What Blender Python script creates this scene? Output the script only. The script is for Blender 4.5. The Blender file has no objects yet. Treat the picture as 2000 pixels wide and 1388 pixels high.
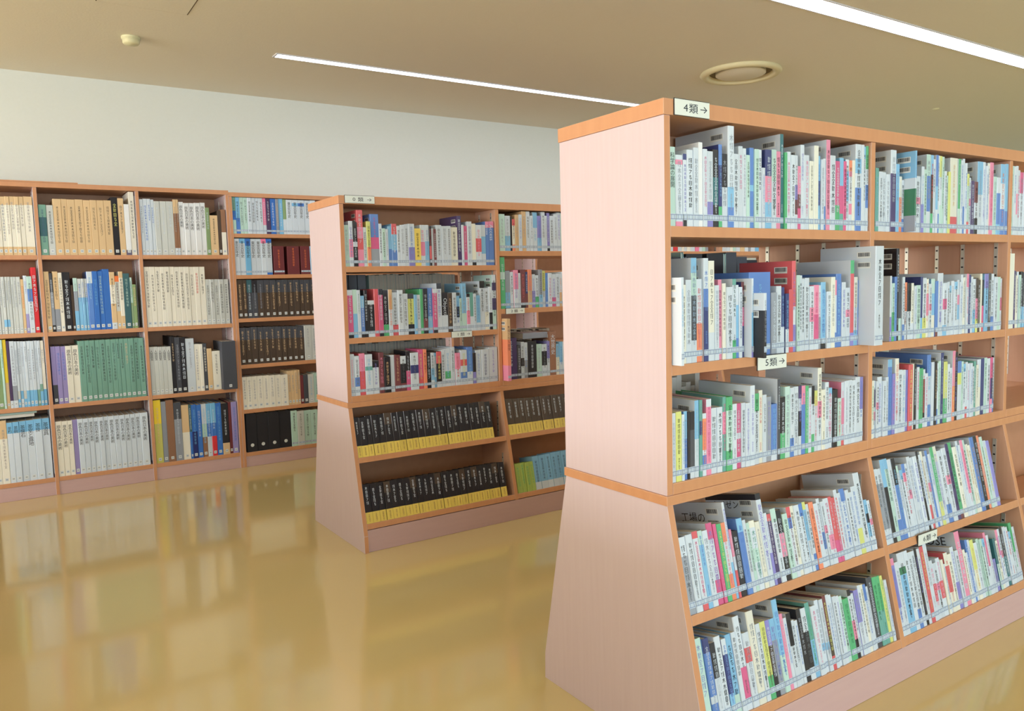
import bpy, bmesh, math, random
from mathutils import Vector, Matrix
S = bpy.context.scene
C = S.collection
random.seed(7)

# ------------------------------------------------------------------ camera
CAM = Vector((-1.44367, -1.46875, 1.29938))
PITCH, ROLL, YAW = [math.radians(a) for a in (-5.12253, -1.52486, -33.37135)]
fwd0 = Vector((-math.sin(YAW), math.cos(YAW), 0)); rt0 = Vector((math.cos(YAW), math.sin(YAW), 0)); up0 = Vector((0, 0, 1))
fwd = fwd0*math.cos(PITCH) + up0*math.sin(PITCH); up2 = -fwd0*math.sin(PITCH) + up0*math.cos(PITCH)
rt = rt0*math.cos(ROLL) + up2*math.sin(ROLL); upv = -rt0*math.sin(ROLL) + up2*math.cos(ROLL)
cam = bpy.data.cameras.new('camera'); camo = bpy.data.objects.new('camera', cam); C.objects.link(camo)
M = Matrix((( rt.x, upv.x, -fwd.x, CAM.x), (rt.y, upv.y, -fwd.y, CAM.y), (rt.z, upv.z, -fwd.z, CAM.z), (0, 0, 0, 1)))
camo.matrix_world = M
cam.sensor_width = 36.0; cam.lens = 1531.99915*36/2000
cam.clip_start = 0.02
S.camera = camo

# ------------------------------------------------------------------ light and exposure
S.view_settings.view_transform = 'Standard'; S.view_settings.look = 'None'
S.view_settings.gamma = 1.0; S.view_settings.use_curve_mapping = False
S.view_settings.exposure = 0.0
W = bpy.data.worlds.new('sky'); S.world = W; W.use_nodes = True
W.node_tree.nodes['Background'].inputs[0].default_value = (0.82, 0.9, 1.0, 1)
W.node_tree.nodes['Background'].inputs[1].default_value = 1.0
def area(name, loc, direction, sx, sy, power, col):
    l = bpy.data.lights.new(name, 'AREA'); l.shape = 'RECTANGLE'; l.size = sx; l.size_y = sy
    l.energy = power; l.color = col
    o = bpy.data.objects.new(name, l); C.objects.link(o); o.location = loc
    o.rotation_euler = Vector(direction).to_track_quat('-Z', 'Y').to_euler()
    o['kind'] = 'helper'
    return o
RX0, RX1, RY0, RY1, RH = -12.0, 10.2, -7.5, 4.79, 2.805
area('daylight_left', (RX0+0.12, 0.3, 1.78), (1, 0, -0.02), 8.6, 1.7, 815, (1.0, 0.985, 0.985))
area('daylight_behind', (0.6, RY0+0.12, 1.6), (0, 1, -0.03), 11.0, 1.7, 300, (0.70, 0.87, 1.0))

# ------------------------------------------------------------------ materials
def mat(name):
    m = bpy.data.materials.new(name); m.use_nodes = True
    return m, m.node_tree, m.node_tree.nodes['Principled BSDF']
def flat(name, col, rough=0.5, spec=0.5, metal=0.0):
    m, nt, b = mat(name)
    b.inputs['Base Color'].default_value = (*col, 1); b.inputs['Roughness'].default_value = rough
    b.inputs['Metallic'].default_value = metal; b.inputs['Specular IOR Level'].default_value = spec
    return m
def srgb(r, g, b):
    f = lambda c: (c/255/12.92) if c/255 <= 0.04045 else ((c/255+0.055)/1.055)**2.4
    return (f(r), f(g), f(b))
def noise_mat(name, c1, c2, scale=(1, 1, 1), nscale=5, rough=0.5, spec=0.4, bump=0.0, coords='Object', detail=4):
    m, nt, b = mat(name); N = nt.nodes; L = nt.links
    tc = N.new('ShaderNodeTexCoord'); mp = N.new('ShaderNodeMapping'); mp.inputs['Scale'].default_value = scale
    no = N.new('ShaderNodeTexNoise'); no.inputs['Scale'].default_value = nscale; no.inputs['Detail'].default_value = detail
    mx = N.new('ShaderNodeMix'); mx.data_type = 'RGBA'
    mx.inputs[6].default_value = (*c1, 1); mx.inputs[7].default_value = (*c2, 1)
    L.new(tc.outputs[coords], mp.inputs[0]); L.new(mp.outputs[0], no.inputs[0]); L.new(no.outputs[0], mx.inputs[0]); L.new(mx.outputs[2], b.inputs['Base Color'])
    b.inputs['Roughness'].default_value = rough; b.inputs['Specular IOR Level'].default_value = spec
    if bump:
        bp = N.new('ShaderNodeBump'); bp.inputs['Strength'].default_value = bump; bp.inputs['Distance'].default_value = 0.002
        L.new(no.outputs[0], bp.inputs['Height']); L.new(bp.outputs[0], b.inputs['Normal'])
    return m
PANEL = noise_mat('beech_laminate', srgb(212, 191, 194), srgb(220, 201, 204), (14, 14, 0.6), 6, 0.42, 0.4)
EDGE = noise_mat('orange_edge_band', srgb(204, 144, 102), srgb(218, 160, 116), (6, 6, 0.8), 5, 0.4, 0.4)
SHELFM = noise_mat('shelf_laminate', srgb(214, 160, 124), srgb(226, 176, 140), (0.8, 14, 14), 6, 0.42, 0.4)
BACKM = noise_mat('back_laminate', srgb(196, 148, 114), srgb(208, 160, 126), (3, 3, 3), 8, 0.5, 0.3)
INNER = noise_mat('inner_laminate', srgb(212, 166, 140), srgb(222, 178, 152), (14, 14, 0.6), 6, 0.42, 0.4)
KICK = noise_mat('kick_laminate', srgb(204, 170, 168), srgb(212, 180, 176), (1, 1, 10), 6, 0.5, 0.3)
WALLM = noise_mat('wall_paint', srgb(227, 232, 226), srgb(231, 236, 231), (1, 1, 1), 60, 0.85, 0.2, 0.15)
CEILM = noise_mat('ceiling_board', srgb(234, 230, 213), srgb(238, 234, 218), (1, 1, 1), 90, 0.9, 0.15, 0.3)
METAL = flat('shelf_standard_metal', (0.72, 0.72, 0.68), 0.35, 0.5, 0.6)
PLATE = flat('white_sign_plate', srgb(232, 240, 234), 0.35)
INK = flat('black_ink', (0.03, 0.035, 0.05), 0.6, 0.2)
PLASTIC = flat('cream_plastic', srgb(226, 222, 180), 0.5)
GROOVE = flat('dark_groove', srgb(110, 98, 74), 0.8, 0.1)
BLACKP = flat('black_plastic', (0.02, 0.02, 0.025), 0.4)

def floor_mat():
    m, nt, b = mat('waxed_vinyl_floor'); N = nt.nodes; L = nt.links
    tc = N.new('ShaderNodeTexCoord'); n1 = N.new('ShaderNodeTexNoise'); n1.inputs['Scale'].default_value = 1.1; n1.inputs['Detail'].default_value = 5
    n2 = N.new('ShaderNodeTexNoise'); n2.inputs['Scale'].default_value = 38; n2.inputs['Detail'].default_value = 3
    mx = N.new('ShaderNodeMix'); mx.data_type = 'RGBA'; mx.inputs[6].default_value = (*srgb(212, 188, 126), 1); mx.inputs[7].default_value = (*srgb(221, 198, 138), 1)
    L.new(tc.outputs['Object'], n1.inputs[0]); L.new(tc.outputs['Object'], n2.inputs[0]); L.new(n1.outputs[0], mx.inputs[0]); L.new(mx.outputs[2], b.inputs['Base Color'])
    b.inputs['Roughness'].default_value = 0.13; b.inputs['Specular IOR Level'].default_value = 0.6
    b.inputs['Coat Weight'].default_value = 0.5; b.inputs['Coat Roughness'].default_value = 0.06; b.inputs['Coat IOR'].default_value = 1.5
    bp = N.new('ShaderNodeBump'); bp.inputs['Strength'].default_value = 0.03; bp.inputs['Distance'].default_value = 0.004
    L.new(n1.outputs[0], bp.inputs['Height']); L.new(bp.outputs[0], b.inputs['Normal']); 
    return m
FLOORM = floor_mat()
def cover_mat(name, rough, coat):
    m, nt, b = mat(name); N = nt.nodes; L = nt.links
    at = N.new('ShaderNodeAttribute'); at.attribute_name = 'col'
    L.new(at.outputs['Color'], b.inputs['Base Color']); b.inputs['Roughness'].default_value = rough
    b.inputs['Coat Weight'].default_value = coat; b.inputs['Coat Roughness'].default_value = 0.12
    return m
FILM = cover_mat('film_covered_paper', 0.42, 0.35)
CLOTH = cover_mat('book_cloth', 0.7, 0.0)
def ink_mat():
    m, nt, b = mat('printed_ink'); N = nt.nodes
    oi = N.new('ShaderNodeObjectInfo'); nt.links.new(oi.outputs['Color'], b.inputs['Base Color']); b.inputs['Roughness'].default_value = 0.5
    return m
PRINT = ink_mat()
def pages_mat():
    m, nt, b = mat('page_edges'); N = nt.nodes; L = nt.links
    tc = N.new('ShaderNodeTexCoord'); wv = N.new('ShaderNodeTexWave'); wv.bands_direction = 'X'; wv.inputs['Scale'].default_value = 320; wv.inputs['Distortion'].default_value = 1.5
    mx = N.new('ShaderNodeMix'); mx.data_type = 'RGBA'; mx.inputs[6].default_value = (*srgb(196, 190, 176), 1); mx.inputs[7].default_value = (*srgb(230, 226, 214), 1)
    L.new(tc.outputs['Object'], wv.inputs[0]); L.new(wv.outputs[0], mx.inputs[0]); L.new(mx.outputs[2], b.inputs['Base Color']); b.inputs['Roughness'].default_value = 0.85
    return m
PAGES = pages_mat()
TAPE = flat('label_tape', srgb(198, 214, 228), 0.3)
TAPEINK = flat('label_tape_lines', srgb(130, 146, 182), 0.5)
STICKER = flat('white_sticker', srgb(226, 232, 232), 0.4)
def glow(name, col, s):
    m, nt, b = mat(name); b.inputs['Emission Color'].default_value = (*col, 1); b.inputs['Emission Strength'].default_value = s
    b.inputs['Base Color'].default_value = (0.9, 0.9, 0.9, 1)
    return m
LED = glow('lit_diffuser', (0.90, 0.95, 1.0), 14.0)

# ------------------------------------------------------------------ mesh helpers
def box(bm, x0, x1, y0, y1, z0, z1, mi=0):
    v = [bm.verts.new(p) for p in ((x0,y0,z0),(x1,y0,z0),(x1,y1,z0),(x0,y1,z0),(x0,y0,z1),(x1,y0,z1),(x1,y1,z1),(x0,y1,z1))]
    for f in ((3,2,1,0),(4,5,6,7),(0,1,5,4),(1,2,6,5),(2,3,7,6),(3,0,4,7)):
        bm.faces.new([v[i] for i in f]).material_index = mi
    return v
def new_obj(name, bm, mats, parent=None, bevel=0.0):
    if bevel:
        bmesh.ops.bevel(bm, geom=[e for e in bm.edges], offset=bevel, segments=2, affect='EDGES', profile=0.5)
    me = bpy.data.meshes.new(name); bm.to_mesh(me); bm.free()
    for m in (mats if isinstance(mats, (list, tuple)) else [mats]): me.materials.append(m)
    o = bpy.data.objects.new(name, me); C.objects.link(o)
    if parent: o.parent = parent
    return o
def link(name, me, parent=None):
    o = bpy.data.objects.new(name, me); C.objects.link(o)
    if parent: o.parent = parent
    return o
def one_box(name, b, mats, parent=None, bevel=0.0):
    bm = bmesh.new(); box(bm, *b); return new_obj(name, bm, mats, parent, bevel)
def empty(name, loc=(0, 0, 0), parent=None):
    o = bpy.data.objects.new(name, None); C.objects.link(o); o.location = loc; o.empty_display_size = 0.1
    if parent: o.parent = parent
    return o
def tag(o, label=None, cat=None, group=None, kind=None):
    if label: o['label'] = label
    if cat: o['category'] = cat
    if group: o['group'] = group
    if kind: o['kind'] = kind
    return o
def board(name, b, parent, front='y0', body=None, edge=None):
    """a laminated board whose front edge carries the orange edge band (side: which faces are banded)"""
    bm = bmesh.new(); box(bm, *b); bm.normal_update()
    for f in bm.faces:
        n = f.normal
        if ('y0' in front and n.y < -0.9) or ('y1' in front and n.y > 0.9) or ('x0' in front and n.x < -0.9) or ('x1' in front and n.x > 0.9): f.material_index = 1
    return new_obj(name, bm, [body or SHELFM, edge or EDGE], parent, 0.0012)
def prism(name, poly, x0, x1, mats, parent, edgeband=True):
    """vertical panel: poly in (y, z), extruded along x"""
    bm = bmesh.new()
    a = [bm.verts.new((x0, y, z)) for y, z in poly]; b = [bm.verts.new((x1, y, z)) for y, z in poly]
    n = len(poly); bm.faces.new(a); bm.faces.new(b[::-1])
    for i in range(n):
        f = bm.faces.new((a[i], b[i], b[(i+1) % n], a[(i+1) % n])); f.material_index = 1 if edgeband else 0
    bmesh.ops.recalc_face_normals(bm, faces=bm.faces[:])
    return new_obj(name, bm, mats, parent, 0.001)

# ------------------------------------------------------------------ room shell
T = 0.15
tag(one_box('floor', (RX0-T, RX1+T, RY0-T, RY1+T, -0.1, 0), FLOORM), kind='structure')
tag(one_box('ceiling', (RX0-T, RX1+T, RY0-T, RY1+T, RH, RH+0.1), CEILM), kind='structure')
tag(one_box('wall_back', (RX0-T, RX1+T, RY1, RY1+T, 0, RH), WALLM), kind='structure')
tag(one_box('wall_right', (RX1, RX1+T, RY0, RY1, 0, RH), WALLM), kind='structure')
def wall_with_opening(name, axis, a0, a1, p0, p1, o0, o1, z0, z1):
    bm = bmesh.new()
    for (s0, s1, b, t) in ((a0, a1, 0, z0), (a0, a1, z1, RH), (a0, o0, z0, z1), (o1, a1, z0, z1)):
        if axis == 'x': box(bm, p0, p1, s0, s1, b, t)
        else: box(bm, s0, s1, p0, p1, b, t)
    tag(new_obj(name, bm, WALLM), kind='structure')
wall_with_opening('wall_left', 'x', RY0, RY1, RX0-T, RX0, -4.2, 4.7, 0.85, 2.7)
wall_with_opening('wall_front', 'y', RX0, RX1, RY0-T, RY0, -5.2, 6.3, 0.6, 2.65)

# ------------------------------------------------------------------ bookcases
X_PART = [0.0, 0.9, 1.8, 2.7, 3.6, 4.5]           # partition positions of the double-sided cases
BH, HB, D = 1.758, 0.71, 0.4365
SL = 0.216; TH = math.atan(SL)
def half_y(z): return -(HB - z)*SL if z < HB else 0.0
def side_poly():
    return [(0, HB), (half_y(0.085), 0.085), (half_y(0.085)-0.003, 0), (D-half_y(0.085)+0.003, 0), (D-half_y(0.085), 0.085), (D, HB)]
def rail(parent, x, y0, z0, z1, side=-1):
    bm = bmesh.new(); box(bm, x, x+side*0.0025, y0, y0+0.014, z0, z1)
    z = z0+0.03
    while z < z1-0.02:
        box(bm, x+side*0.0025, x+side*0.0029, y0+0.003, y0+0.011, z, z+0.006, 1); z += 0.035
    new_obj('shelf_standard', bm, [METAL, BLACKP], parent)
def double_case(y0, heights, label, bays):
    r = empty('double_sided_bookcase', (0, y0, 0)); tag(r, label, 'bookcase', 'double-sided bookcases in parallel rows')
    xe = X_PART[bays]+0.022
    # top board, middle band and ends
    board('top_board', (-0.003, xe+0.003, -0.003, D+0.003, 1.718, BH), r, 'y0y1x0x1')
    board('middle_board', (-0.004, xe+0.004, -0.004, D+0.004, 0.709, 0.735), r, 'y0y1x0x1')
    for i in range(bays+1):
        x = X_PART[i]; end = i in (0, bays)
        nm = 'end_panel' if end else 'partition'
        prism(nm, [(0, 0.7355), (D, 0.7355), (D, 1.7175), (0, 1.7175)], x, x+0.022, [PANEL if i == 0 else INNER, EDGE], r)
        prism('lower_'+nm, [(p, min(z, 0.7085)) for p, z in side_poly()] if end else [(0, 0.7085), (half_y(0.112), 0.112), (D-half_y(0.112), 0.112), (D, 0.7085)], x, x+0.022, [PANEL if i == 0 else INNER, EDGE], r)
        if not end or i == bays:
            for yy in (0.035, 0.16, 0.262, 0.39): rail(r, x-0.0002, yy, 0.80, 1.70)
            for yy, zz in ((0.0, 0.45), (-0.04, 0.16)):
                rail(r, x-0.0002, yy+0.02, zz, zz+0.2)
    for b in range(bays):
        x0, x1 = X_PART[b]+0.0225, X_PART[b+1]-0.0005
        h = heights[min(b, len(heights)-1)]
        for k, z in enumerate(h[:2]):
            board('shelf', (x0, x1, 0.001, D-0.001, z-0.028, z), r, 'y0y1')
        board('shelf', (x0, x1, -0.001, D+0.001, 0.7355, 0.766), r, 'y0y1')
        one_box('back_panel', (x0, x1, D/2-0.006, D/2+0.006, h[0]+0.0005, 1.7175), BACKM, r)
        one_box('back_panel', (x0, x1, D/2-0.006, D/2+0.006, 0.02, 0.7085), BACKM, r)
        for z in h[3:]:
            for sgn in (1, -1):
                bm = bmesh.new(); dep = D/2 - half_y(z) - 0.012
                box(bm, x0, x1, 0, dep, -0.027, 0); bm.normal_update()
                for f in bm.faces: f.material_index = 1 if f.normal.y < -0.9 else 0
                o = new_obj('sloping_shelf', bm, [SHELFM, EDGE], r, 0.0012)
                if sgn == 1:
                    o.location = (0, half_y(z), z); o.rotation_euler = (-TH, 0, 0)
                else:
                    o.location = (x0+x1, D-half_y(z), z); o.rotation_euler = (TH, 0, math.pi)
                    o.rotation_euler = (Matrix.Rotation(math.pi, 3, 'Z') @ Matrix.Rotation(-TH, 3, 'X')).to_euler()
    xk = X_PART[bays]-0.0005
    one_box('kick_board', (0.0225, xk, half_y(0.1)+0.004, half_y(0.1)+0.02, 0.001, 0.1115), KICK, r)
    one_box('kick_board', (0.0225, xk, D-half_y(0.1)-0.02, D-half_y(0.1)-0.004, 0.001, 0.1115), KICK, r)
    return r
MY = 2.22197; WY = 4.43984
near_h = [(1.44, 1.08, 0.766, 0.425, 0.14)]
mid_h = [(1.412, 1.057, 0.766, 0.463, 0.142), (1.49, 1.168, 0.766, 0.463, 0.142)]
double_case(0.0, near_h, 'nearest tall double-sided beech bookcase with sloping lower shelves', 3)
double_case(MY, mid_h, 'double-sided beech bookcase standing behind the nearest one, black and yellow volumes below', 5)

def wall_case(name, parts, z_top, rows, label, ends):
    r = empty(name, (parts[0], WY, 0)); tag(r, label, 'bookcase', 'wall bookcases along the back wall')
    X = parts[0]; WD = RY1-WY-0.004
    board('top_board', (parts[0]-X, parts[-1]+0.022-X, -0.003, WD, z_top-0.03, z_top), r, 'y0')
    for i, x in enumerate(parts):
        board('end_panel' if i in (0, len(parts)-1) else 'partition', (x-X, x-X+0.022, 0, WD, 0, z_top-0.0305), r, 'y0', PANEL)
        if i: 
            for yy in (0.03, 0.2): rail(r, x-X-0.0002, yy, 0.14, z_top-0.06)
    for i in range(len(parts)-1):
        x0, x1 = parts[i]+0.0225-X, parts[i+1]-0.0005-X
        for z in rows: board('shelf', (x0, x1, 0.001, WD-0.008, z-0.028, z), r, 'y0')
        one_box('back_panel', (x0, x1, WD-0.007, WD-0.001, 0.05, z_top-0.031), BACKM, r)
        one_box('kick_board', (x0, x1, 0.004, 0.02, 0.001, rows[-1]-0.0285), KICK, r)
    return r
left_rows = (1.572, 1.075, 0.60, 0.118); right_rows = (1.726, 1.425, 1.107, 0.765, 0.43, 0.108)
WALL = wall_case('wall_bookcase', [-2.37, -1.774, -1.178, -0.582, 0.012], 2.033, left_rows, 'tall wall bookcase with four deep rows, at the left of the back wall', None)
one_box('cover_strip', (0, 1.45, -0.004, 0.3, 2.0335, 2.041), EDGE, WALL)
wall_case('wall_bookcase', [0.0345, 0.93, 1.83, 2.73, 3.63], 2.021, right_rows, 'six-row wall bookcase running behind the double-sided bookcase', None)

# ------------------------------------------------------------------ books
PAL = dict(w=(214,227,240), W=(236,240,244), c=(232,226,200), y=(222,228,110), Y=(236,200,40), g=(60,180,110), G=(36,120,80), l=(170,196,60),
  t=(70,170,160), T=(30,110,120), b=(58,120,210), B=(36,48,120), s=(120,190,236), p=(240,130,170), P=(220,50,130), r=(222,50,60), R=(130,40,50),
  o=(246,130,70), O=(150,96,60), n=(222,180,120), N=(128,96,64), k=(34,34,42), e=(150,158,172), E=(72,76,86), v=(128,120,210), V=(70,50,110),
  a=(190,226,216), d=(206,212,210))
PAL.update(t=(92,168,156), c=(238,238,222), N=(78,64,54), R=(116,50,56))
NAME = dict(w='white', W='plain white', c='cream', y='lime yellow', Y='yellow', g='green', G='dark green', l='olive', t='teal', T='dark teal', b='blue', B='navy',
  s='sky blue', p='pink', P='magenta', r='red', R='maroon', o='orange', O='brown', n='tan', N='dark brown', k='black', e='grey', E='charcoal', v='violet', V='purple',
  a='mint', d='pale grey')
TITLES = {1: '科学論の展開', 3: '原色日本の美術', 7: '人間国宝', 8: '茶杓', 9: '茶碗', 10: '茶懐石', 11: '茶室と露地', 12: '茶掛', 13: '茶道具', 14: '東京百年史', 17: '大世界史'}
LATIN = {15: 'Access', 16: 'Objective-C'}
COVER = {30: ('工場の', 0.032, 0.165, 0.030, 'k'), 31: ('カイゼン', 0.026, 0.17, 0.020, 'k'), 32: ('ROSE', 0.042, 0.135, 0.014, 'k')}
TEXT_CACHE = {}
def text_mesh(s, size=1.0, align='CENTER', space=1.0):
    key = (s, align)
    if key in TEXT_CACHE: return TEXT_CACHE[key]
    cu = bpy.data.curves.new('lettering', 'FONT'); cu.body = s; cu.size = 1.0; cu.align_x = align; cu.align_y = 'TOP'; cu.resolution_u = 2; cu.space_line = space
    o = bpy.data.objects.new('lettering', cu); C.objects.link(o)
    dg = bpy.context.evaluated_depsgraph_get(); dg.update()
    me = bpy.data.meshes.new_from_object(o.evaluated_get(dg)); bpy.data.objects.remove(o)
    me.name = 'lettering'; me.materials.clear(); me.materials.append(PRINT)
    for v in me.vertices: v.co = Vector((v.co.x, 0, v.co.y))
    TEXT_CACHE[key] = me
    return me
def pseudo(n, seed, dense=False):
    """an unreadable printed line: n square characters of a few strokes, stacked downwards from z = 0, 1 wide"""
    rr = random.Random(seed); vs = []; fs = []
    def q(x0, x1, z0, z1):
        i = len(vs); vs.extend([(x0, 0, z0), (x1, 0, z0), (x1, 0, z1), (x0, 0, z1)]); fs.append((i, i+1, i+2, i+3))
    def ln(x0, z0, x1, z1, t=0.055):
        dx, dz = x1-x0, z1-z0; L = math.hypot(dx, dz) or 1; nx, nz = -dz/L*t, dx/L*t; i = len(vs)
        vs.extend([(x0-nx, 0, z0-nz), (x1-nx, 0, z1-nz), (x1+nx, 0, z1+nz), (x0+nx, 0, z0+nz)]); fs.append((i, i+1, i+2, i+3))
    for k in range(n):
        z = -k*1.12; u = rr.random; kind = rr.randrange(7)
        if kind == 0:      # crossing strokes with two falling legs
            ln(-.45, z-.3, .45, z-.3); ln(0, z-.02, 0, z-.95); ln(-.03, z-.35, -.45, z-.85); ln(.03, z-.35, .45, z-.85)
        elif kind == 1:    # framed block with inner bars
            ln(-.35, z-.1, -.35, z-.95); ln(.35, z-.1, .35, z-.95)
            for a in (.12, .38, .64, .92): ln(-.35, z-a, .35, z-a, .045)
        elif kind == 2:    # narrow left part, dense right part
            ln(-.32, z-.05, -.32, z-.95); ln(-.48, z-.28, -.14, z-.24); ln(0, z-.12, .46, z-.12); ln(.04, z-.36, .42, z-.36); ln(0, z-.62, .46, z-.62); ln(.23, z-.12, .23, z-.95); ln(.05, z-.9, .42, z-.9)
        elif kind == 3:    # open curved syllable
            ln(-.3, z-.25, .3, z-.2); ln(-.08, z-.05, -.14, z-.7); ln(-.14, z-.7, .1, z-.9); ln(.1, z-.9, .34, z-.66); ln(.34, z-.66, .12, z-.45)
        elif kind == 4:    # roof over three bars
            ln(0, z-.02, -.46, z-.36); ln(0, z-.02, .46, z-.36); ln(-.25, z-.42, .25, z-.42, .045); ln(0, z-.42, 0, z-.92); ln(-.3, z-.66, .3, z-.66, .045); ln(-.42, z-.94, .42, z-.94)
        elif kind == 5:    # short angular syllable
            ln(-.36, z-.22, .34, z-.22); ln(.34, z-.22, .02, z-.6); ln(.02, z-.6, -.28, z-.92)
        else:              # bars stacked beside a tall stroke
            for a in (.1, .3, .5): ln(-.42, z-a, .05, z-a-.02, .045)
            ln(-.2, z-.1, -.2, z-.95); ln(-.42, z-.75, .1, z-.7); ln(.28, z-.05, .28, z-.8); ln(.28, z-.8, .12, z-.9); ln(.12, z-.32, .46, z-.32)
    me = bpy.data.meshes.new('lettering'); me.from_pydata(vs, [], fs); me.materials.append(PRINT); return me
PSEUDO = {n: [pseudo(n, n*10+i) for i in range(8)] for n in (5, 7, 9, 12, 16)}
def call_label():
    bm = bmesh.new(); box(bm, 0.02, 0.98, -0.0004, 0, 0, 1)
    for z in (0.12, 0.78): box(bm, 0.02, 0.98, -0.0006, -0.0004, z, z+0.10, 1)
    for x in (0.22, 0.74): box(bm, x, x+0.05, -0.0006, -0.0004, 0.22, 0.78, 1)
    me = bpy.data.meshes.new('call_number_label'); bm.to_mesh(me); bm.free(); me.materials.append(TAPE); me.materials.append(TAPEINK); return me
CALL = call_label()
def sticker_mesh():
    bm = bmesh.new(); box(bm, 0.18, 0.82, -0.0004, 0, 0, 1); box(bm, 0.3, 0.7, -0.0006, -0.0004, 0.3, 0.7, 1)
    me = bpy.data.meshes.new('sticker'); bm.to_mesh(me); bm.free(); me.materials.append(STICKER); me.materials.append(flat('sticker_print', srgb(170, 182, 196))); return me
STK = sticker_mesh()
def barcode_mesh():
    bm = bmesh.new(); rr = random.Random(3)
    box(bm, -0.0004, 0, 0, 0.046, 0, 0.019)
    y = 0.003
    while y < 0.041:
        w = rr.choice((0.0008, 0.0014, 0.002)); box(bm, -0.0006, -0.0004, y, y+w, 0.005, 0.017, 1); y += w + rr.choice((0.0008, 0.0014))
    me = bpy.data.meshes.new('barcode_label'); bm.to_mesh(me); bm.free(); me.materials.append(STICKER); me.materials.append(INK); return me
BARC = barcode_mesh()

PAL.update(Y=(246,216,60))
PAL_FILM = dict(PAL)
PAL_WALL = dict(t=(122,170,156), T=(62,106,116), v=(158,148,206), n=(228,198,154), y=(204,204,112), g=(140,168,120), O=(152,112,86), c=(244,242,230), V=(78,60,100))
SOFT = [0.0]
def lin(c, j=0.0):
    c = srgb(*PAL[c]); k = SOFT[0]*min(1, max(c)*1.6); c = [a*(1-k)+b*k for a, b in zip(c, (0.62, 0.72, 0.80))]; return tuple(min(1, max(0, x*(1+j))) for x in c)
def parse(code):
    main = code.split('~')[0].replace('=', ''); out = 0
    if '~' in code: out = int(code.split('~')[1])
    big = '!' in main; main = main.replace('!', '')
    star = 0
    if '*' in main: main, s = main.split('*'); star = int(s)
    title = None
    if '/' in main: main, title = main.split('/')
    segs = []; i = 0
    while i < len(main):
        c = main[i]; i += 1; n = ''
        while i < len(main) and main[i].isdigit(): n += main[i]; i += 1
        segs.append((c, int(n) if n else 5))
    tot = sum(s[1] for s in segs); segs = [(c, n/tot) for c, n in segs]
    return segs, title, big, star, out
def book_mesh(name, w, h, d, segs, hard, jit, board_c=None, striped=False):
    """a cover bent round the page block: spine towards -y, outer corner at the origin"""
    ch = min(0.0022, w*0.2) if hard else min(0.0012, w*0.15); t = 0.0022 if hard else 0.0009
    t = min(t, w*0.2)
    prof = [(0, d), (0, ch), (ch, 0), (w-ch, 0), (w, ch), (w, d), (w-t, d), (w-t, t), (t, t), (t, d)]
    zs = [h]; cols = []
    for c, f in segs: zs.append(zs[-1]-f*h); cols.append(c)
    zs[-1] = 0.0
    major = board_c or max(segs, key=lambda s: s[1])[0]
    bm = bmesh.new(); lay = bm.loops.layers.float_color.new('col')
    rows = [[bm.verts.new((x, y, z)) for x, y in prof] for z in zs]
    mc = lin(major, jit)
    def paint(f, c):
        for l in f.loops: l[lay] = (*c, 1)
    n = len(prof)
    for r in range(len(zs)-1):
        for i in range(n):
            f = bm.faces.new((rows[r+1][i], rows[r+1][(i+1) % n], rows[r][(i+1) % n], rows[r][i]))
            paint(f, lin(cols[r], jit) if striped or i in (1, 2, 3) else mc)
    for row, rev in ((rows[0], False), (rows[-1], True)):
        for q in ((0, 1, 8, 9), (1, 2, 3, 4, 7, 8), (4, 5, 6, 7)):
            vv = [row[i] for i in q]
            f = bm.faces.new(vv[::-1] if rev else vv); paint(f, mc)
    bmesh.ops.recalc_face_normals(bm, faces=bm.faces[:])
    me = bpy.data.meshes.new(name); bm.to_mesh(me); bm.free(); me.materials.append(CLOTH if hard == 2 else FILM)
    return me
def page_mesh(w, h, d, hard):
    t = (0.0022 if hard else 0.0009); t = min(t, w*0.2); g = 0.003 if hard else 0.0006
    bm = bmesh.new(); box(bm, t+0.0002, w-t-0.0002, t+0.0002, d-g, g, h-g)
    me = bpy.data.meshes.new('page_block'); bm.to_mesh(me); bm.free(); me.materials.append(PAGES); return me
# name, category, group phrase per stretch of shelving
ORD = 'first second third fourth fifth sixth seventh eighth ninth tenth eleventh twelfth thirteenth fourteenth fifteenth sixteenth seventeenth eighteenth nineteenth twentieth'.split()
def ordw(i):
    if i < 20: return ORD[i]
    t = {2: 'twenty', 3: 'thirty', 4: 'forty', 5: 'fifty'}[(i+1)//10]; k = (i+1) % 10
    return t + '-' + ORD[k-1] if k else {2: 'twentieth', 3: 'thirtieth', 4: 'fortieth', 5: 'fiftieth'}[(i+1)//10]
NUM = 'one two three four five six'.split()
SEEN = set()
def colour_name(segs):
    m = sorted(segs, key=lambda s: -s[1]); a = NAME[m[0][0]]
    rest = {}
    for c, f in segs:
        if c != m[0][0]: rest[c] = rest.get(c, 0)+f
    if rest:
        b = max(rest, key=rest.get)
        if rest[b] >= 0.17 and NAME[b].split()[-1] != a.split()[-1]: return a, NAME[b]
    return a, None
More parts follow.
